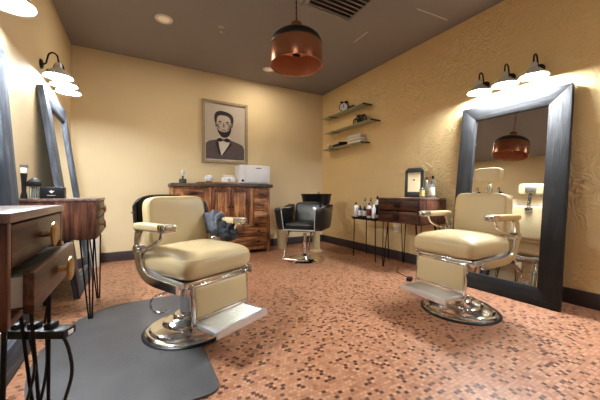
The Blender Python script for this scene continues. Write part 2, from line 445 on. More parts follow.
    MB().tube([(fx+.53,0,foot_z-.012),(fx+.545,0,foot_z-.05),(fx+.535,0,foot_z-.10)],.013,10,4).build('kick_peg','chrome',plate)
    lv = MB(); lv.tube([(.05,-.05,.33),(.03,-.12,.325),(.0,-.19,.31),(-.05,-.235,.285),(-.075,-.245,.235),(-.045,-.24,.195),(.015,-.225,.19),(.055,-.21,.21)],.0085,10,8)
    if not head: lv.build('pump_lever','chrome',t)
    return t
MATZ = .012
cl = barber_chair('cream vinyl barber chair standing on the dark grey floor mat, with no headrest', (.345,2.255), -64, 0., .06, -.085, .19, False, MATZ)
cr = barber_chair('cream vinyl barber chair with a headrest, in front of the big leaning mirror', (2.435,1.485), 177, .038, -.055, -.075, .215, True)

# cape draped over the far arm of the left chair
cp = thing('draped_cape', 'grey and navy cloth cape bundled over the arm of the chair on the mat', 'cape', (.345,2.255,MATZ), R(-64))
def folds(p):
    p = p.copy()
    q = noise.noise(p*14)*.30 + noise.noise(p*34+Vector((3,1,7)))*.16
    r_ = .10*math.sin(p.x*95+p.z*30+5*noise.noise(p*8))
    return p*(1+q+r_)
MB().sq((-.035,.272,.752),(.105,.055,.088),.75,.65,None,56,34,folds).build('folded_body','cloth_grey',cp,80)
MB().sq((.085,.285,.700),(.092,.055,.076),.75,.65,None,56,34,folds).build('hanging_tail','cloth_dark',cp,80)
MB().tube([(-.125,.262,.66),(-.135,.262,.76),(-.15,.258,.88),(-.175,.25,.92)],0,8,6,flat=(.045,.02),up=(0,1,0)).build('tie_strap','cloth_dark',cp,60)

# floor mat
pts = []
for i in range(33):
    a = PI/2+PI*i/32
    pts.append((-.06+.46*math.cos(a), 2.26+(.80 if math.sin(a)>0 else .80)*math.sin(a)))
for i in range(7):
    a = -PI/2+PI/2*i/6; pts.append((.31+.075*math.cos(a), 1.535+.075*math.sin(a)))
for i in range(7):
    a = PI/2*i/6; pts.append((.33+.055*math.cos(a), 3.005+.055*math.sin(a)))
tag(MB().prism(pts,0,MATZ,'xy',.004).build('floor_mat','rubber'), 'dark grey rubber salon mat with one rounded side under the barber chair', 'mat')

# ------------------------------------------------------------------ leaning framed mirrors
def leaning_mirror(label, y0, y1, xb, xt, side, height=2.0):
    """side +1: glass faces +x (left wall); built upright then tilted about its foot"""
    w = y1-y0
    th = math.atan2(abs(xt-xb), height)
    t = thing('leaning_mirror', label, 'mirror', (xb, y0, .0), 0, 'tall framed mirrors leaning on the walls')
    t.rotation_euler = (0, -side*th, 0)
    L = height/math.cos(th); fw = .165; d = .05
    a, b = (-d, 0) if side > 0 else (0, d)
    zl = d*math.sin(th)
    def rail(name, poly, mat):
        MB().prism(poly, a, b, 'yz', .004).build(name, mat, t)
    rail('side_rail', [(0,0),(fw,fw),(fw,L-fw),(0,L)], 'lamplit_wood' if side > 0 else 'frame_wood')
    rail('side_rail', [(w,0),(w,L),(w-fw,L-fw),(w-fw,fw)], 'lamplit_wood' if side > 0 else 'frame_wood')
    rail('top_rail', [(0,L),(fw,L-fw),(w-fw,L-fw),(w,L)], 'lamplit_wood_h' if side > 0 else 'frame_wood_h')
    rail('bottom_rail', [(0,0),(w,0),(w-fw,fw),(fw,fw)], 'lamplit_wood_h' if side > 0 else 'frame_wood_h')
    g = (-.03,-.022) if side > 0 else (.022,.03)
    MB().box((g[0],fw-.012,fw-.012),(g[1],w-fw+.012,L-fw+.012)).build('glass','mirror',t,0)
    c = (-.034,-.031) if side > 0 else (.031,.034)
    MB().box((c[0],fw-.02,fw-.02),(c[1],w-fw+.02,L-fw+.02)).build('backing','black',t,0)
    return t
leaning_mirror('tall charcoal-framed mirror leaning behind the barber chair with a headrest', 1.03, 2.03, 3.105, 3.40, -1)
leaning_mirror('tall mirror, lamplight painted into its grey frame, leaning near the back corner, beyond the box topped vanity', 3.44, 4.42, -.455, -.725, 1)
leaning_mirror('tall mirror, lamplight painted into its grey frame, cut by the picture edge, between the two vanities', 1.50, 2.50, -.575, -.712, 1, 1.9)

# ------------------------------------------------------------------ gooseneck sconces
def sconce(label, y, side, group):
    xw = XR if side < 0 else XL
    t = thing('gooseneck_sconce', label, 'wall lamp', (xw, y, 2.13), 0 if side > 0 else PI, group)
    MB().lathe([(0,0),(.045,0),(.045,.012),(.030,.02),(0,.022)],(0,0,.10),28,Matrix(((0,0,1),(0,1,0),(-1,0,0)))).build('wall_plate','iron',t)
    MB().tube([(.02,0,.10),(.04,0,.115),(.05,0,.16),(.062,0,.205),(.09,0,.225),(.122,0,.205),(.132,0,.155),(.132,0,.12)],.0075,10,8).build('gooseneck','iron',t)
    s = MB(); s.lathe([(.0,.135),(.024,.132),(.030,.118),(.030,.085),(.050,.070),(.088,.035),(.116,.0),(.119,-.004),(.112,.001),(.084,.031),(.046,.064),(.0,.07)],(.132,0,0),40)
    sh = s.build('lamp_shade','steel',t,50)
    MB().lathe([(0,.004),(.104,.004),(.104,.010),(0,.012)],(.132,0,0),36).build('diffuser','lit_far' if 'back' in label and side > 0 else 'lit_added' if y < 0 else 'lit',t)
    return t
gR = 'sconces above the mirror behind the headrest chair'
sconce('gooseneck wall lamp above the single right-wall mirror, the one nearest the glass shelves', 1.80, -1, gR)
sconce('gooseneck wall lamp above the single right-wall mirror, middle of its three', 1.545, -1, gR)
sconce('gooseneck wall lamp above the single right-wall mirror, the one farthest from the glass shelves', 1.295, -1, gR)
gL = 'sconces above the left mirror near the back corner'
sconce('gooseneck wall lamp near the back left corner, first of three with its hook showing', 3.58, 1, gL)
sconce('gooseneck wall lamp near the back left corner, middle of the cluster of three', 3.83, 1, gL)
sconce('gooseneck wall lamp closest to the back wall, last of the left cluster', 4.07, 1, gL)
sconce('big bright wall lamp cut by the top left picture edge', 2.34, 1, 'sconces above the cropped left mirror')
sconce('wall lamp outside the frame above the middle of the cropped left mirror', 2.09, 1, 'sconces above the cropped left mirror')

gF = 'added unseen fill lamps on the right wall'  # unseen lamps, added to brighten the lower right wall and front floor
sconce('added unseen gooseneck fill lamp on the right wall, nearer the leaning mirror', -.30, -1, gF)
sconce('added unseen gooseneck fill lamp on the right wall, farther from the leaning mirror', -.60, -1, gF)

# ------------------------------------------------------------------ hairpin leg vanities
def hairpin(parent, x, y, h, ox, oy):
    """two rods meeting in a rounded foot"""
    b = MB()
    fx, fy = x+ox, y+oy
    b.tube([(x-.045,y,h),(fx-.012,fy,.03),(fx-.006,fy,.008),(fx+.006,fy,.008),(fx+.012,fy,.03),(x+.045,y,h)],.0058,8,4)
    b.tube([(x,y+.05*(1 if oy<=0 else -1),h),(fx,fy,.012)],.0058,8,1)
    b.box((x-.06,y-.06,h-.004),(x+.06,y+.06,h),.001)
    b.build('hairpin_leg','blackmetal',parent)

def knob(parent, x, y, z, dirx, r=.038, mat='brass', L=.034):
    ax = Matrix(((0,0,dirx),(0,1,0),(-dirx,0,0)))
    return MB().lathe([(0,0),(.010,0),(.008,L*.6),(r*.6,L*.68),(r,L*.8),(r,L*.95),(r*.72,L*1.08),(r*.5,L*1.02),(0,L*1.05)],(x,y,z),28,ax).build('knob',mat,parent,45)

def vanity(label, y0, y1, front, back, z0, z1, dirx, pull=0., up=None, knobmat='brass', legmats=None, drawers=2):
    t = thing('hairpin_vanity', label, 'vanity table', ((front+back)/2, (y0+y1)/2, 0), 0, 'hairpin leg vanity tables')
    ox, oy = t.location.x, t.location.y
    F, B = front-ox, back-ox; a, b = y0-oy, y1-oy
    lx, hx = min(F,B), max(F,B)
    MB().box((lx-.0,a-.004,z1-.024),(hx+.006*dirx if dirx>0 else hx,b+.004,z1),.004).build('top_board','vanity_top',t)
    Fi = F-.004*dirx
    c = MB()
    c.box((lx,a,z0),(hx,a+.022,z1-.024),.003); c.box((lx,b-.022,z0),(hx,b,z1-.024),.003)
    c.box((lx,a+.02,z0),(hx,b-.02,z0+.018),.002)
    bx = (B, B+.018*dirx); c.box((min(bx),a+.02,z0),(max(bx),b-.02,z1-.024),.002)
    c.build('carcass','vanity',t)
    zm = (z0+z1)/2-.006
    for i, (za, zb) in enumerate(((zm+.006, z1-.030), (z0+.022, zm-.006))):
        p = pull if i == 1 else 0.
        fx = (F-.022*dirx+p*dirx, F+.000*dirx+p*dirx)
        dr = MB().box((min(fx),a+.026,za),(max(fx),b-.026,zb),.004).build('drawer','vanity_h',t)
        if p:
            dd = MB(); q = (F-.30*dirx, F-.02*dirx+p*dirx)
            for yy in (a+.034, b-.046): dd.box((min(q),yy,za+.012),(max(q),yy+.012,zb-.012),.001)
            dd.box((min(q),a+.034,za+.012),(max(q),b-.034,za+.018),.001)
            dd.build('drawer_box','offwhite',dr)
        knob(dr, max(fx) if dirx>0 else min(fx), (a+b)/2, (za+zb)/2, dirx, mat=knobmat)
    for x in (F-.07*dirx, B+.07*dirx):
        for y in (a+.07, b-.07):
            hairpin(t, x, y, z0, .025*(1 if x>0 else -1), .02*(1 if y>0 else -1))
    return t
vanity('dark wood hairpin-leg vanity cut by the picture edge, its lower drawer pulled open', .895, 1.455, -.25, -.72, .69, .957, 1, pull=.04)
vanity('dark wood hairpin-leg vanity near the back left corner with a black box on it', 2.76, 3.42, -.262, -.74, .648, .966, 1)
vanity('dark wood hairpin-leg vanity against the right wall with a tabletop mirror on it', 2.27, 2.95, 2.94, 3.435, .625, .952, -1, pull=.02, knobmat='iron')

# things on the far left vanity
ZT = .966
bx = thing('product_box', 'black box with a small white eagle emblem standing on the left vanity', 'box', (-.545,2.86,ZT))
box('carton',(-.068,-.05,0),(.072,.05,.086),'black',bx,.003)
em = MB()
em.prism([(.6*x,.018+.6*z) for x,z in [(-.004,.038),(.004,.038),(.008,.046),(.022,.056),(.030,.066),(.012,.060),(.006,.064),(.004,.072),(-.002,.074),(-.006,.068),(-.012,.060),(-.026,.064),(-.018,.054),(-.008,.046)]],-.0515,-.0502,'xz')
for k in range(7): em.box((-.024+.007*k,-.0515,.022),(-.0195+.007*k,-.0502,.026),0)
em.build('emblem','offwhite',bx,0)
j = thing('disinfectant_jar', 'glass jar of black combs on the left vanity beside the black box', 'jar', (-.648,2.83,ZT))
MB().lathe([(0,0),(.028,0),(.030,.006),(.030,.085),(.026,.092),(.024,.092),(.027,.084),(.026,.008),(0,.006)],seg=28).build('glass_body','glass',j)
MB().lathe([(0,.09),(.040,.09),(.043,.10),(.042,.125),(.026,.14),(.012,.152),(0,.154)],seg=28).build('lid','black',j)
cm = MB()
for k in range(3): cm.box((-.014+.012*k,-.006,.008),(-.006+.012*k,.006,.085),.001)
cm.build('comb','black',j)
c = thing('hair_clipper', 'upright black hair clipper with pale head on the left vanity', 'hair clipper', (-.704,2.83,ZT))
MB().lathe([(0,0),(.020,0),(.020,.02),(.013,.05),(.015,.12),(.020,.185),(0,.186)],seg=24).build('body','black',c)
MB().box((-.018,-.012,.184),(.018,.012,.225),.004).build('blade_head','offwhite',c)
MB().box((-.024,-.006,.222),(.024,.010,.25),.003).build('comb_guard','satin',c)

# hanging power strip and cords by the near vanity
ps = thing('hanging_power_strip', 'black power strip full of plugs hanging under the vanity with the open drawer', 'power strip', (-.335,1.425,.485), R(-29))
MB().box((-.15,-.03,-.012),(.145,.03,.020),.006).build('strip_body','black',ps)
pg = None
for k in range(4):
    MB().box((-.120+.06*k,-.020,.019),(-.090+.06*k,.020,.040),.006).build('plug','black',ps)
MB().box((.1445,-.012,-.004),(.1475,.012,.012),.001).build('end_switch','white',ps)
MB().lathe([(0,0),(.014,0),(.014,.02),(0,.022)],(-.07,-.028,.006),20,Matrix(((1,0,0),(0,0,-1),(0,1,0)))).build('reset_button','satin',ps)
MB().tube([(-.10,0,.035),(-.12,.01,.12),(-.10,.02,.199)],.004,8,6).build('hanging_loop','black',ps)
MB().tube([(.05,0,.035),(.06,.0,.12),(.05,-.02,.199)],.004,8,6).build('hanging_loop','black',ps)
cg = 'black cords under the cropped vanity'
tag(MB().tube([(-.235,1.37,.478),(-.215,1.365,.42),(-.205,1.36,.33),(-.23,1.355,.22),(-.26,1.36,.10),(-.245,1.38,.022),(-.19,1.44,.006),(-.17,1.46,.006)],.006,8,8).build('loose_cable','black'),'black cord bowing out over the mat from the power strip','cord',cg)
tag(MB().tube([(-.33,1.40,.47),(-.31,1.36,.38),(-.335,1.38,.26),(-.37,1.43,.12),(-.42,1.50,.012),(-.50,1.52,.008),(-.56,1.45,.008)],.005,8,8).build('loose_cable','black'),'black cord trailing back along the floor to the left wall','cord',cg)
tag(MB().tube([(-.29,1.42,.47),(-.285,1.40,.36),(-.30,1.38,.24),(-.33,1.36,.12),(-.38,1.30,.016),(-.46,1.24,.007),(-.56,1.22,.007)],.005,8,8).build('loose_cable','black'),'black cord dropping between the hairpin legs of the cropped vanity','cord',cg)

# ------------------------------------------------------------------ dresser on the back wall
dr = thing('rustic_dresser', 'rustic pine dresser with doors and drawers against the back wall', 'dresser', (1.25,4.845,0))
X = lambda v: v-1.25
yf, yb = -.225, .225
DH = 1.165
MB().box((X(.455),yf-.03,DH-.055),(X(2.085),yb,DH),.010,3).build('top_slab','darkwood',dr)
c = MB(); 
for x0, x1 in ((.475,.525),(1.99,2.045)): c.box((X(x0),yf,.0),(X(x1),yf+.07,DH-.055),.008); c.box((X(x0),yb-.07,0),(X(x1),yb,DH-.055),.008)
c.box((X(.485),yf+.02,.07),(X(2.03),yb-.01,DH-.055),.004)
c.box((X(.515),yf+.004,.06),(X(1.99),yf+.03,.115),.004); c.box((X(.515),yf+.004,DH-.085),(X(1.99),yf+.03,DH-.055),.004)
for x0, x1 in ((.585,.625),(.935,1.035),(1.655,1.735)): c.box((X(x0),yf+.002,.48),(X(x1),yf+.03,DH-.06),.005)
c.box((X(.515),yf+.003,.455),(X(1.99),yf+.03,.49),.004)
c.build('carcass','pine',dr)
def dface(name, x0, x1, z0, z1, mat='pine_h', pull='cup', vert=False):
    f = MB(); f.box((X(x0),yf-.012,z0),(X(x1),yf+.012,z1),.006)
    o = f.build(name, mat, dr)
    if vert:   # raised frame of a plank door
        q = MB(); w = .045
        q.box((X(x0),yf-.022,z0),(X(x0)+w,yf-.008,z1),.004); q.box((X(x1)-w,yf-.022,z0),(X(x1),yf-.008,z1),.004)
        q.box((X(x0)+w,yf-.021,z0),(X(x1)-w,yf-.008,z0+w),.004); q.box((X(x0)+w,yf-.021,z1-w),(X(x1)-w,yf-.008,z1),.004)
        q.build('door_frame','pine_red',o)
    return o
def pull_handle(o, x, z, w=.07):
    MB().tube([(X(x)-w/2,yf-.008,z+.008),(X(x)-w/2,yf-.030,z+.002),(X(x),yf-.036,z-.012),(X(x)+w/2,yf-.030,z+.002),(X(x)+w/2,yf-.008,z+.008)],.006,8,5).build('handle','iron',o)
def round_knob(o, x, z, r=.016):
    MB().lathe([(0,0),(.008,0),(.007,.012),(r,.018),(r*.9,.028),(0,.032)],(X(x),yf-.018,z),20,Matrix(((1,0,0),(0,0,-1),(0,1,0)))).build('knob','iron',o)
o = dface('drawer',.52,.58,.95,1.075,'pine'); round_knob(o,.55,1.0,.011)
for z0, z1 in ((.96,1.075),(.76,.935),(.50,.745)):
    o = dface('drawer',.635,.925,z0,z1,'pine_h'); pull_handle(o,.78,(z0+z1)/2,.10)
d1 = dface('door',1.045,1.335,.50,1.075,'pine',vert=True); round_knob(d1,1.315,.79)
d2 = dface('door',1.355,1.645,.50,1.075,'pine',vert=True); round_knob(d2,1.375,.79)
for z0, z1 in ((.94,1.075),(.725,.915),(.50,.71)):
    o = dface('drawer',1.745,1.985,z0,z1,'pine_h'); pull_handle(o,1.865,(z0+z1)/2,.08)
for z0, z1 in ((.30,.445),(.125,.285)):
    for x0, x1 in ((.525,1.24),(1.26,1.985)):
        o = dface('drawer',x0,x1,z0,z1,'pine_h'); round_knob(o,x0+.17,(z0+z1)/2,.018); round_knob(o,x1-.17,(z0+z1)/2,.018)

# things on the dresser
tb = thing('towel_warmer', 'white towel warmer cabinet standing on the right end of the dresser', 'towel warmer', (1.80,4.84,DH))
box('body',(-.27,-.15,.012),(.265,.17,.325),'white',tb,.012,3)
d = box('door',(-.19,-.166,.030),(.262,-.148,.318),'white',tb,.006,3)
MB().box((.0,-.171,.270),(.10,-.163,.282),.002).build('handle','iron',d)
MB().box((-.18,-.168,.040),(.25,-.165,.045),.0).build('seam','satin',d)
MB().lathe([(0,0),(.020,0),(.018,.014),(0,.016)],(-.228,-.15,.062),20,Matrix(((1,0,0),(0,0,-1),(0,1,0)))).build('dial','iron',tb)
fe = [ ]
for sx in (-.24,.24):
    for sy in (-.12,.14): MB().cyl((sx,sy,0),(sx,sy,.014),.014).build('foot','black',tb)
ty = thing('wooden_tray', 'thin brown wooden tray lying on the dresser top under the white bowls', 'tray', (1.19,4.80,DH))
t_ = MB(); t_.box((-.33,-.13,0),(.33,.13,.012),.003)
for a in ((-.33,-.13,.012,.33,-.12,.024),(-.33,.12,.012,.33,.13,.024),(-.33,-.12,.012,-.32,.12,.024),(.32,-.12,.012,.33,.12,.024)): t_.box((a[0],a[1],a[2]),(a[3],a[4],a[5]),.001)
t_.build('tray_body','pine_h',ty)
bw = thing('round_white_bowl', 'small round white bowl with a dark base on the dresser tray', 'bowl', (1.04,4.80,DH+.012))
MB().lathe([(0,0),(.050,0),(.052,.018),(.040,.026),(0,.028)],seg=28).build('base','black',bw)
MB().lathe([(0,.026),(.045,.03),(.066,.062),(.068,.088),(.058,.112),(.03,.126),(0,.13)],seg=32).build('bowl_body','white',bw)
MB().cyl((0,0,.128),(0,0,.145),.010).build('lid_knob','satin',bw)
tw = thing('white_dish', 'wide white lidded dish on the dresser between the small bowl and towel warmer', 'dish', (1.355,4.80,DH+.012))
MB().sq((0,0,.052),(.118,.085,.055),.5,.5).build('dish_body','white',tw,60)
MB().sq((0,0,.112),(.095,.068,.026),.6,.5).build('lid','offwhite',tw,60)
MB().lathe([(0,0),(.03,0),(.026,.006),(0,.008)],(.0,-.083,.056),20,Matrix(((1,0,0),(0,0,-1),(0,1,0)))).build('badge','satin',tw)
gj = thing('shaving_brush_pot', 'dark green pot holding a pale brush at the left end of the dresser', 'pot', (.645,4.80,DH))
MB().lathe([(0,0),(.050,0),(.056,.01),(.056,.055),(.048,.072),(.042,.072),(.046,.05),(0,.045)],seg=28).build('pot_body','greenglass',gj)
MB().lathe([(0,.04),(.014,.045),(.012,.10),(.018,.115),(0,.117)],seg=20).build('brush_handle','iron',gj)
MB().lathe([(0,.112),(.016,.114),(.030,.16),(.032,.19),(.018,.205),(0,.208)],seg=24).build('brush_hair','offwhite',gj)

# ------------------------------------------------------------------ portrait
pf = thing('framed_portrait', 'framed black and white portrait of a bearded man in a dark suit', 'picture', (1.387,YB-.003,2.082))
W2, H2 = .405, .54
fr = MB(); fb = .052
def fbox(a, b): fr.box((a[0],-.035,a[1]),(b[0],0,b[1]),.008,3)
fr.prism([(-W2,-H2),(-W2,H2),(-W2+fb,H2-fb),(-W2+fb,-H2+fb)],-.035,0,'xz',.006)
fr.prism([(W2,-H2),(W2,H2),(W2-fb,H2-fb),(W2-fb,-H2+fb)],-.035,0,'xz',.006)
fr.prism([(-W2,H2),(W2,H2),(W2-fb,H2-fb),(-W2+fb,H2-fb)],-.035,0,'xz',.006)
fr.prism([(-W2,-H2),(W2,-H2),(W2-fb,-H2+fb),(-W2+fb,-H2+fb)],-.035,0,'xz',.006)
fr.build('frame','gilt',pf)
b_ = MB(); b_.box((-W2+fb-.004,-.013,-H2+fb-.004),(W2-fb+.004,-.008,H2-fb+.004)); b_.build('mount','pic_mat',pf,0)
pr = MB()
lay = [0]
def shape(poly, mi, smooth=True):
    lay[0] += 1
    U = lambda x: (x-162)/200*.68; V = lambda y: (195-y)/310*.95
    P = [Vector((U(x), V(y), 0)) for x, y in poly]
    if smooth: P = catmull(P, 5, True)
    pr.mi = mi
    y = -.0135-.00022*lay[0]
    f = pr._add([(p.x, y, p.y) for p in P], [list(range(len(P)))])
shape([(62,40),(262,40),(262,350),(62,350)],0,False)
shape([(62,350),(63,262),(80,248),(118,238),(150,236),(190,238),(225,250),(252,262),(262,285),(262,350)],3,False)
shape([(124,226),(152,215),(186,224),(180,262),(140,328),(128,262)],5)         # shirt
shape([(134,205),(136,228),(152,238),(172,232),(176,200)],1)                   # neck
shape([(110,150),(104,118),(110,88),(132,74),(165,76),(192,88),(204,112),(200,150),(190,165),(118,165)],2)   # hair
shape([(118,150),(118,118),(128,102),(150,98),(176,104),(188,124),(186,160),(178,190),(158,204),(137,198),(124,180)],1)   # face
shape([(117,158),(124,180),(136,190),(151,193),(166,190),(180,180),(190,154),(192,178),(184,206),(168,222),(150,224),(134,212),(122,190)],2)  # beard
shape([(138,182),(151,179),(166,182),(152,187)],4)                             # mouth
shape([(124,136),(132,131),(142,134),(133,138)],2); shape([(162,137),(172,132),(183,136),(172,140)],2)       # brows
shape([(127,143),(134,140),(141,143),(134,147)],4); shape([(164,145),(172,141),(180,145),(172,148)],4)
shape([(131,143),(134,141),(137,143),(134,146)],2); shape([(169,145),(172,142),(175,145),(172,147)],2)
shape([(176,150),(188,146),(186,164),(180,178),(170,182),(176,166)],4); shape([(119,150),(127,152),(132,172),(128,178),(121,166)],4)
shape([(150,140),(154,142),(158,164),(148,166),(146,160)],4)                   # nose
shape([(112,140),(116,138),(117,158),(112,154)],4); shape([(190,140),(196,140),(194,158),(189,160)],4)
shape([(120,234),(134,228),(150,236),(168,228),(186,234),(186,246),(168,250),(150,243),(134,250),(120,246)],2)   # bow tie
shape([(118,240),(126,262),(140,328),(126,318),(112,262)],2,False); shape([(184,246),(182,262),(142,328),(158,312),(194,262)],2,False)  # lapels
pr.build('print',['pic_bg','pic_skin','pic_dark','pic_suit','pic_shade','pic_white'],pf,0)

# ------------------------------------------------------------------ ceiling fittings
pd = thing('pendant_lamp', 'big brushed copper drum pendant hanging from the ceiling', 'pendant lamp', (1.365,2.46,2.245))
MB().lathe([(.252,0),(.256,.004),(.254,.03),(.248,.205),(.244,.212),(.238,.205),(.244,.03),(.246,.004),(.252,0)],seg=72).build('drum_shade','copper',pd,30)
MB().lathe([(.243,.005),(.236,.205),(.16,.255),(.06,.28),(0,.282)],seg=64).build('inner_reflector','copper_in',pd,40)
MB().lathe([(.247,.198),(.250,.206),(.247,.228),(.232,.262),(.200,.292),(.15,.316),(.09,.330),(.055,.334),(0,.334)],seg=64).build('shade_dome','black',pd,40)
MB().lathe([(0,.330),(.060,.330),(.064,.338),(.056,.36),(.052,.415),(.034,.43),(0,.431)],seg=32).build('socket_cap','copper',pd)
sk = MB(); sk.cyl((0,0,.10),(0,0,.29),.018); sk.box((-.035,-.012,.095),(.035,.012,.13),.004); sk.box((-.012,-.035,.105),(.012,.035,.125),.004)
sk.build('bulb_socket','iron',pd)
cd = MB()
for ph in (0, PI): cd.tube([(.004*math.cos(ph+z*60), .004*math.sin(ph+z*60), z) for z in [.425+.0132*k for k in range(32)]],.0035,6,1)
cd.build('cord','black',pd)
MB().lathe([(0,.845),(.06,.845),(.055,.83),(.02,.82),(0,.82)],seg=28).build('ceiling_canopy','iron',pd)

def downlight(label, x, y):
    t = thing('recessed_ceiling_light', label, 'ceiling light', (x,y,H), 0, 'recessed ceiling lights')
    MB().lathe([(.062,-.002),(.070,-.012),(.095,-.008),(.100,0),(.062,0)],seg=40).build('trim_ring','offwhite',t)
    MB().lathe([(0,-.004),(.064,-.004),(.064,0),(0,0)],seg=36).build('lens','lens',t)
downlight('round recessed ceiling light above the rustic dresser, away from the pendant', .30, 3.80)
downlight('round recessed ceiling light half hidden behind the copper pendant', 1.95, 4.46)
sp = thing('ceiling_sprinkler', 'small metal sprinkler head in the ceiling between the round lights', 'sprinkler', (.94,3.63,H))
MB().lathe([(0,0),(.035,0),(.032,-.006),(.012,-.010),(.010,-.035),(0,-.036)],seg=24).build('escutcheon','satin',sp)
MB().tube([(-.014,0,-.03),(-.016,0,-.045),(0,0,-.058),(.016,0,-.045),(.014,0,-.03)],.003,6,4).build('yoke','satin',sp)
MB().lathe([(0,-.058),(.020,-.058),(.020,-.061),(0,-.062)],seg=20).build('deflector','satin',sp)
vt = thing('ceiling_vent', 'square slatted air vent in the ceiling past the pendant', 'vent', (1.92,2.43,H))
f = MB()
for a in ((-.33,-.33,.33,-.28),(-.33,.28,.33,.33),(-.33,-.28,-.28,.28),(.28,-.28,.33,.28)): f.box((a[0],a[1],-.014),(a[2],a[3],0),.004)
f.build('frame','ceiling',vt)
box('duct',(-.28,-.28,-.003),(.28,.28,0),'base',vt,0)
s = MB()
for k in range(9): s.box((-.28,-.275+.0625*k,-.018),(.28,-.230+.0625*k,-.013),.001,1,Euler((R(28),0,0)))
s.build('slats','ceiling',vt)
sg = 'thin pale strips in the ceiling'
def strip(label, p0, p1):
    (x0,y0),(x1,y1) = p0,p1
    o = MB().box((-math.dist(p0,p1)/2,-.006,-.003),(math.dist(p0,p1)/2,.006,0),.001,1).build('ceiling_strip','offwhite')
    o.location = ((x0+x1)/2,(y0+y1)/2,H); o.rotation_euler = (0,0,math.atan2(y1-y0,x1-x0))
    tag(o,label,'ceiling strip',sg)
strip('short thin pale strip in the ceiling between vent and glass shelves', (2.62,3.09), (2.60,2.80))
strip('longer thin pale strip in the ceiling near the right wall', (2.76,2.17), (3.26,2.13))

# ------------------------------------------------------------------ glass shelves
def shelf(label, y0, y1, z):
    t = thing('glass_shelf', label, 'shelf', (XR,(y0+y1)/2,z), 0, 'glass shelves in the corner')
    h = (y1-y0)/2
    MB().box((-.19,-h,-.014),(-.002,h,0),.002,1).build('glass_plate','shelfglass',t)
    for y in (-h+.01, h-.30): 
        MB().box((-.198,y-.010,-.024),(0,y+.010,0),.003).build('bracket','iron',t)
    return t
shelf('topmost glass wall shelf, holding the small round clock', 3.61, 4.86, 2.51)
shelf('middle glass wall shelf, holding the dark model motorbike', 3.42, 4.78, 2.205)
shelf('lowest glass wall shelf, holding white towels and grooming tools', 3.66, 4.82, 1.885)
ck = thing('alarm_clock', 'small round clock with a white face on the topmost glass shelf', 'clock', (3.385,4.27,2.51), R(-140))
ck.scale = (1.45,)*3
AX = Matrix(((0,0,1),(0,1,0),(-1,0,0)))
MB().lathe([(0,-.03),(.055,-.03),(.060,-.02),(.060,.02),(.050,.026),(.050,.020),(0,.020)],(0,0,.072),32,AX).build('case','iron',ck)
MB().lathe([(0,.020),(.050,.020),(.050,.0215),(0,.0215)],(0,0,.072),32,AX).build('dial','white',ck)
hn = MB(); hn.box((.0215,-.003,.07),(.024,.003,.108),.0); hn.box((.0215,-.028,.069),(.024,.003,.075),.0); hn.build('hands','black',ck,0)
ft = MB(); ft.cyl((0,-.03,.0),(0,-.02,.03),.007); ft.cyl((0,.03,.0),(0,.02,.03),.007); ft.build('feet','iron',ck)
bl = MB(); bl.sq((0,-.028,.138),(.02,.02,.014),.8,1,None,20,10); bl.sq((0,.028,.138),(.02,.02,.014),.8,1,None,20,10); bl.build('bells','iron',ck)
rz = thing('razor_case', 'little dark box beside the round clock on the topmost glass shelf', 'box', (3.39,4.03,2.51), R(10))
rz.scale = (1.2,)*3
box('case',(-.04,-.05,0),(.04,.05,.038),'iron',rz,.006); box('lid',(-.042,-.052,.038),(.042,.052,.056),'black',rz,.006); MB().tube([(0,-.03,.054),(0,-.02,.075),(0,.02,.075),(0,.03,.054)],.004,6,4).build('handle','satin',rz)
mbk = thing('model_motorbike', 'small dark model motorbike on the middle glass shelf', 'model', (3.375,3.82,2.205), R(90))
mbk.scale = (1.5,)*3
for x in (-.075,.075):
    w_ = MB(); w_.tube([(x+.036*math.cos(a),0,.044+.036*math.sin(a)) for a in [2*PI*k/20 for k in range(20)]],.008,8,1,True)
    for k in range(4): w_.cyl((x-.034*math.cos(k*PI/4),0,.044-.034*math.sin(k*PI/4)),(x+.034*math.cos(k*PI/4),0,.044+.034*math.sin(k*PI/4)),.0015,seg=6)
    w_.build('wheel','black',mbk)
b_ = MB(); b_.sq((0,0,.055),(.035,.018,.026),.6,.6,None,20,12); b_.tube([(-.075,0,.044),(-.02,0,.06),(.045,0,.10),(.075,0,.044)],.005,8,4); b_.build('engine_frame','iron',mbk)
MB().sq((.015,0,.098),(.032,.016,.015),.8,.8,None,20,12).build('fuel_tank','blackmetal',mbk)
MB().sq((-.045,0,.092),(.04,.016,.010),.6,.6,None,20,12).build('saddle','black',mbk)
MB().tube([(.03,-.045,.125),(.05,-.02,.118),(.052,.02,.118),(.03,.045,.125)],.004,8,4).build('handlebar','satin',mbk)
for k in range(3):
    tw = tag(MB().sq((3.385,3.93,1.885+.0275+.054*k),(.062,.19-.006*k,.0268),.5,.3).build('folded_towel','towel',None,60), ['folded white towel at the bottom of the pile on the lowest shelf','folded white towel in the middle of the pile on the lowest shelf','folded white towel on top of the pile on the lowest shelf'][k], 'towel','white towels on the lowest glass shelf')
cup = thing('metal_shaving_cup', 'silver shaving cup near the far end of the lowest glass shelf', 'cup', (3.385,4.745,1.885))
cup.scale = (1.15,)*3
MB().lathe([(0,0),(.035,0),(.04,.01),(.045,.085),(.042,.085),(.036,.012),(0,.01)],seg=28).build('cup_body','chrome',cup)
MB().tube([(0,-.043,.07),(0,-.07,.065),(0,-.07,.03),(0,-.04,.025)],.005,8,5).build('handle','chrome',cup)
hc = thing('trimmer', 'dark hair trimmer lying beside the silver cup on the lowest shelf', 'trimmer', (3.38,4.515,1.885), R(80))
hc.scale = (1.4,1.4,1.8)
MB().sq((0,0,.022),(.085,.026,.022),.6,.5,None,28,14).build('body','black',hc,60)
MB().box((.078,-.02,.012),(.105,.02,.032),.004).build('blade_head','satin',hc)
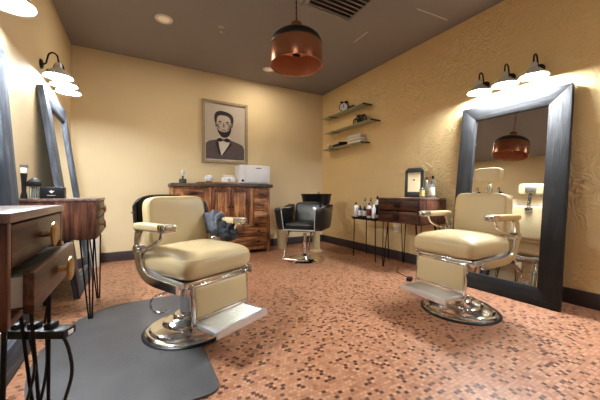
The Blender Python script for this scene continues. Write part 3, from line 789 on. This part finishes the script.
bw2 = thing('tool_bowl', 'small dark bowl in the middle of the lowest glass shelf', 'bowl', (3.38,4.29,1.885))
bw2.scale = (1.3,)*3
MB().lathe([(0,0),(.035,0),(.06,.03),(.072,.06),(.068,.06),(.055,.03),(0,.01)],seg=28).build('bowl_body','iron',bw2)
MB().tube([(0,-.02,.02),(.0,.05,.07),(0,.10,.10)],.006,8,3).build('rim_handle','satin',bw2)

# ------------------------------------------------------------------ right wall: side table, bottles, mirror
ZR = .952
tm = thing('tabletop_mirror', 'black framed tabletop mirror standing on the right vanity', 'mirror', (3.24,2.60,ZR+.007), R(180+17))
tm.rotation_euler.y = R(-4)
def rr(w, h, cut, n=5):
    return [(-w,0.03),(-w+.02,.0),(w-.02,0),(w,.03),(w,h-cut),(w-cut,h),(-w+cut,h),(-w,h-cut)]
ou = rr(.125,.385,.05); inn = [(-.085,.075),(.085,.075),(.085,.325),(-.085,.325)]
f = MB()
f.box((-.012,-.125,.0),(.012,.125,.07),.008,3); f.box((-.012,-.125,.05),(.012,-.082,.36),.010,3); f.box((-.012,.082,.05),(.012,.125,.36),.010,3)
f.prism([(-.125,.33),(.125,.33),(.125,.352),(.085,.392),(-.085,.392),(-.125,.352)],-.012,.012,'yz',.006)
f.build('frame','black',tm)
MB().box((.000,-.086,.06),(.006,.086,.335)).build('glass','mirror',tm,0)
MB().box((-.085,-.05,.0),(-.010,.05,.012),.004).build('foot','black',tm); MB().box((-.07,-.012,.01),(-.010,.012,.25),.004,2,Euler((0,R(10),0))).build('strut','black',tm)

def bottle(label, x, y, z, r, h, body, capm, group, neck=.35, pump=False, labelm=None, capname='cap'):
    y += .10 if z < .8 else 0
    h *= 1.38 if z < .8 else 1.15
    t = thing('bottle', label, 'bottle', (x,y,z), random.uniform(0,6), group)
    MB().lathe([(0,0),(r*.95,0),(r,.006),(r,h*.70),(r*.85,h*.76),(r*neck,h*.80),(r*neck,h*.86),(0,h*.86)],seg=24).build('bottle_body',body,t)
    if pump:
        p = MB(); p.lathe([(0,h*.85),(r*.42,h*.85),(r*.42,h*.90),(r*.14,h*.91),(r*.14,h*.97),(0,h*.97)],seg=16); p.box((-r*.2,-r*.2,h*.965),(r*1.0,r*.2,h),.002); p.build('pump',capm,t)
    else:
        MB().lathe([(0,h*.85),(r*.45,h*.85),(r*.45,h*.99),(r*.3,h),(0,h)],seg=18).build(capname,capm,t)
    if labelm:
        MB().lathe([(r*1.005,h*.14),(r*1.025,h*.145),(r*1.025,h*.60),(r*1.005,h*.605)],seg=24).build('label',labelm,t)
    return t
g1 = 'glass bottles on the right vanity'
bottle('tall slim clear bottle beside the tabletop mirror on the right vanity',3.28,2.43,ZR,.024,.20,'glass','offwhite',g1)
bottle('short bottle with amber label and black cap, front of the vanity bottles',3.14,2.395,ZR,.030,.135,'glass','black',g1,labelm='label_yellow')
bottle('wide clear bottle with black pump at the wall end of the vanity',3.25,2.335,ZR,.034,.185,'glass','black',g1,pump=True,labelm='offwhite')
bottle('tallest clear bottle with brown stopper behind the vanity bottles',3.36,2.40,ZR,.030,.25,'glass','iron',g1)
bottle('clear bottle with amber stopper at the back of the vanity bottles',3.375,2.50,ZR,.028,.235,'glass','label_red',g1)
st = thing('side_table', 'small black side table crowded with bottles beside the right vanity', 'side table', (3.21,3.385,0))
MB().box((-.16,-.27,.622),(.16,.27,.637),.004).build('table_top','blackmetal',st)
MB().box((-.15,-.26,.602),(.15,.26,.624),.003).build('apron','blackmetal',st)
for sx in (-.13,.13):
    for sy in (-.235,.235): MB().tube([(sx,sy,.605),(sx*1.02,sy*1.02,.30),(sx*1.05,sy*1.04,.0)],.008,8,3).build('leg','blackmetal',st)
MB().tube([(-.132,-.238,.20),(-.132,.238,.20)],.005,8,1).build('stretcher','blackmetal',st)
g2 = 'bottles on the black side table'
ZS = .637
bottle('white bottle with black cap at the corner end of the black side table',3.10,3.50,ZS,.036,.165,'white','black',g2)
bottle('clear bottle with black pump behind the navy label bottle on the side table',3.22,3.42,ZS,.036,.215,'glass','black',g2,pump=True)
bottle('dark navy bottle at the front of the side table',3.10,3.40,ZS,.032,.13,'label_blue','black',g2,labelm='white')
bottle('clear bottle with brown pump behind the red label bottle',3.21,3.28,ZS,.036,.215,'glass','iron',g2,pump=True)
bottle('black bottle in the middle of the side table front row',3.10,3.30,ZS,.030,.125,'black','black',g2,labelm='white')
bottle('white bottle with dark red label at the front of the side table',3.10,3.20,ZS,.034,.165,'white','label_red',g2,labelm='label_red')
bottle('tall black bottle at the vanity end of the side table',3.215,3.14,ZS,.034,.24,'white','black',g2,labelm='black')
bottle('white tube bottle with white cap next to the tall black bottle',3.10,3.10,ZS,.028,.15,'white','white',g2)
ot = thing('wall_outlet', 'white electrical outlet low on the right wall behind the vanity legs', 'outlet', (XR,3.09,.47))
MB().box((-.006,-.038,-.058),(0,.038,.058),.003).build('cover_plate','white',ot)
so = MB()
for z in (-.022,.022): so.box((-.0085,-.016,z-.014),(-.005,.016,z+.014),.003)
so.build('sockets','offwhite',ot)
pb = thing('power_brick', 'small black power brick on the floor behind the headrest barber chair', 'power brick', (2.765,2.275,0), R(30))
box('case',(-.05,-.03,0),(.05,.03,.034),'black',pb,.006,2)
MB().tube([(.05,0,.015),(.09,.02,.006),(.16,.10,.006),(.28,.20,.006),(.48,.22,.006)],.004,8,6).build('cord','black',pb)

# ------------------------------------------------------------------ black shampoo chair, basin, bins
sc = thing('shampoo_chair', 'black vinyl salon chair with white-trimmed arms in the back corner', 'chair', (2.245,3.775,0), R(221))
MB().lathe([(0,0),(.285,0),(.290,.010),(.270,.028),(.16,.055),(.07,.075),(.05,.10),(0,.10)],seg=56).build('base','chrome',sc)
MB().lathe([(0,.09),(.036,.09),(.036,.28),(.026,.285),(.026,.41),(0,.41)],seg=28).build('pedestal','chrome',sc)
MB().box((-.20,-.20,.405),(.22,.20,.43),.006).build('seat_plate','blackmetal',sc)
MB().sq((.035,0,.485),(.265,.235,.060),.4,.25).build('seat','blackvinyl',sc,60)
bk = MB(); bk.sq((-.225,0,.645),(.055,.235,.185),.35,.4,Euler((0,R(-12),0))); bk.build('backrest','blackvinyl',sc,60)
for sgn in (-1,1):
    y0, y1 = .235*sgn, .335*sgn
    prof = [(.27,.43),(.295,.47),(.305,.60),(.32,.735),(.25,.755),(.02,.74),(-.20,.76),(-.27,.80),(-.27,.45),(-.22,.43)]
    a = MB(); t_ = bmesh.new()
    lo = [t_.verts.new((p[0],y0+.03*sgn*max(0,(p[1]-.5))/.3,p[1])) for p in prof]; hi = [t_.verts.new((p[0],y1+.05*sgn*max(0,(p[1]-.5))/.3,p[1])) for p in prof]
    t_.faces.new(lo[::-1]); t_.faces.new(hi)
    for i in range(len(prof)): t_.faces.new((lo[i],lo[(i+1)%len(prof)],hi[(i+1)%len(prof)],hi[i]))
    bmesh.ops.bevel(t_, geom=t_.edges[:], offset=.018, segments=3, profile=.5, affect='EDGES')
    a.merge(t_); ar = a.build('arm','blackvinyl',sc,50)
    P = MB()
    for q in (y0,):
        k = .03 if q == y0 else .05
        P.tube([(px+.004,q+k*sgn*max(0,(pz-.5))/.3*.97,pz) for px,pz in ((.285,.45),(.303,.53),(.310,.60),(.322,.72))],.0055,6,6)
    P.tube([(.322,y0+.03*sgn,.735),(.24,y0+.024*sgn,.757),(.02,y0+.024*sgn,.742),(-.19,y0+.03*sgn,.762)],.0055,6,6)
    P.build('white_piping','piping',ar)
MB().tube([(.295,-.24,.437),(.300,0,.437),(.295,.24,.437)],.010,6,6).build('seat_piping','piping',sc)
MB().tube([(.12,-.17,.452),(.24,-.17,.44),(.43,-.17,.14),(.46,-.17,.10),(.46,.17,.10),(.43,.17,.14),(.24,.17,.44),(.12,.17,.452)],.011,10,6).build('footrest','chrome',sc)
for ch in list(sc.children):
    if ch.name.split('.')[0] in ('seat','backrest','arm','seat_piping','seat_plate'): ch.location.z = .045
sb = thing('shampoo_basin', 'black shampoo basin on a beige pedestal behind the black salon chair', 'basin', (2.735,4.215,0), R(221))
MB().lathe([(0,0),(.11,0),(.11,.02),(.065,.05),(.06,.70),(.09,.775),(0,.775)],seg=32).build('pedestal','beige',sb)
b_ = MB(); b_.lathe([(0,.77),(.13,.775),(.205,.80),(.232,.86),(.245,.955),(.262,.995),(.255,1.004),(.232,.985),(.21,.88),(.17,.83),(.10,.81),(0,.805)],seg=48,sx=.85,sy=1.05); b_.build('bowl','blackvinyl',sb,50)
fc = MB(); fc.tube([(-.185,.0,.99),(-.185,0,1.02),(-.15,0,1.035),(-.10,0,1.02)],.010,8,5); fc.lathe([(0,.98),(.025,.98),(.025,1.0),(0,1.0)],(-.185,0,0),20); fc.build('faucet','chrome',sb)
def bin_(label, x, y, r, h, mat='beige'):
    t = thing('waste_bin', label, 'bin', (x,y,0))
    MB().lathe([(0,0),(r*.82,0),(r*.84,.01),(r,h-.02),(r*1.04,h-.015),(r*1.04,h),(r*.97,h),(r*.80,.02),(0,.015)],seg=36).build('bin_body',mat,t)
    MB().lathe([(r*.97,h-.01),(r*1.05,h-.004),(r*1.06,h+.004),(r*.97,h+.004)],seg=36).build('bin_rim',mat,t)
bin_('beige waste bin standing between the dresser and the black salon chair', 2.33, 4.76, .085, .36)
bin_('cream waste bin in the back left corner behind the vanity legs', -.52, 4.85, .12, .44, 'offwhite')

# ------------------------------------------------------------------ camera, light
cam = bpy.data.cameras.new('camera'); co = bpy.data.objects.new('camera', cam); COL.objects.link(co)
cam.sensor_fit = 'HORIZONTAL'; cam.sensor_width = 36; cam.lens = 36*288.7/600
cam.shift_y = -6/600; cam.clip_start = .02
co.location = (0,0,1.0); co.rotation_euler = (PI/2,0,-R(29.75))
SC.camera = co
w = bpy.data.worlds.new('daylight'); SC.world = w; w.use_nodes = True
bg = w.node_tree.nodes['Background']; bg.inputs[0].default_value = (.88,.94,1.0,1); bg.inputs[1].default_value = 0.15

def area(name, loc, size, power, col, rot=(0,0,0)):
    l = bpy.data.lights.new(name,'AREA'); l.shape = 'DISK'; l.size = size; l.energy = power; l.color = col
    o = bpy.data.objects.new(name,l); COL.objects.link(o); o.location = loc; o.rotation_euler = rot
for (x,y) in ((.30,3.80),(1.95,4.46)):
    area('downlight_and_fill',(x,y,H-.02),.12,9,(1,.86,.68))
for (x,y) in ((.4,1.0),(2.2,.6),(.4,-.9),(2.2,-.9)):  # unseen fill lights added overhead, without any ceiling fixture
    area('downlight_and_fill',(x,y,H-.02),.12,2,(1,.90,.76))
SC.cycles.use_denoising = True
SC.cycles.max_bounces = 8
vs = SC.view_settings
vs.view_transform = 'Standard'; vs.look = 'None'; vs.exposure = .47; vs.gamma = 1.; vs.use_curve_mapping = False
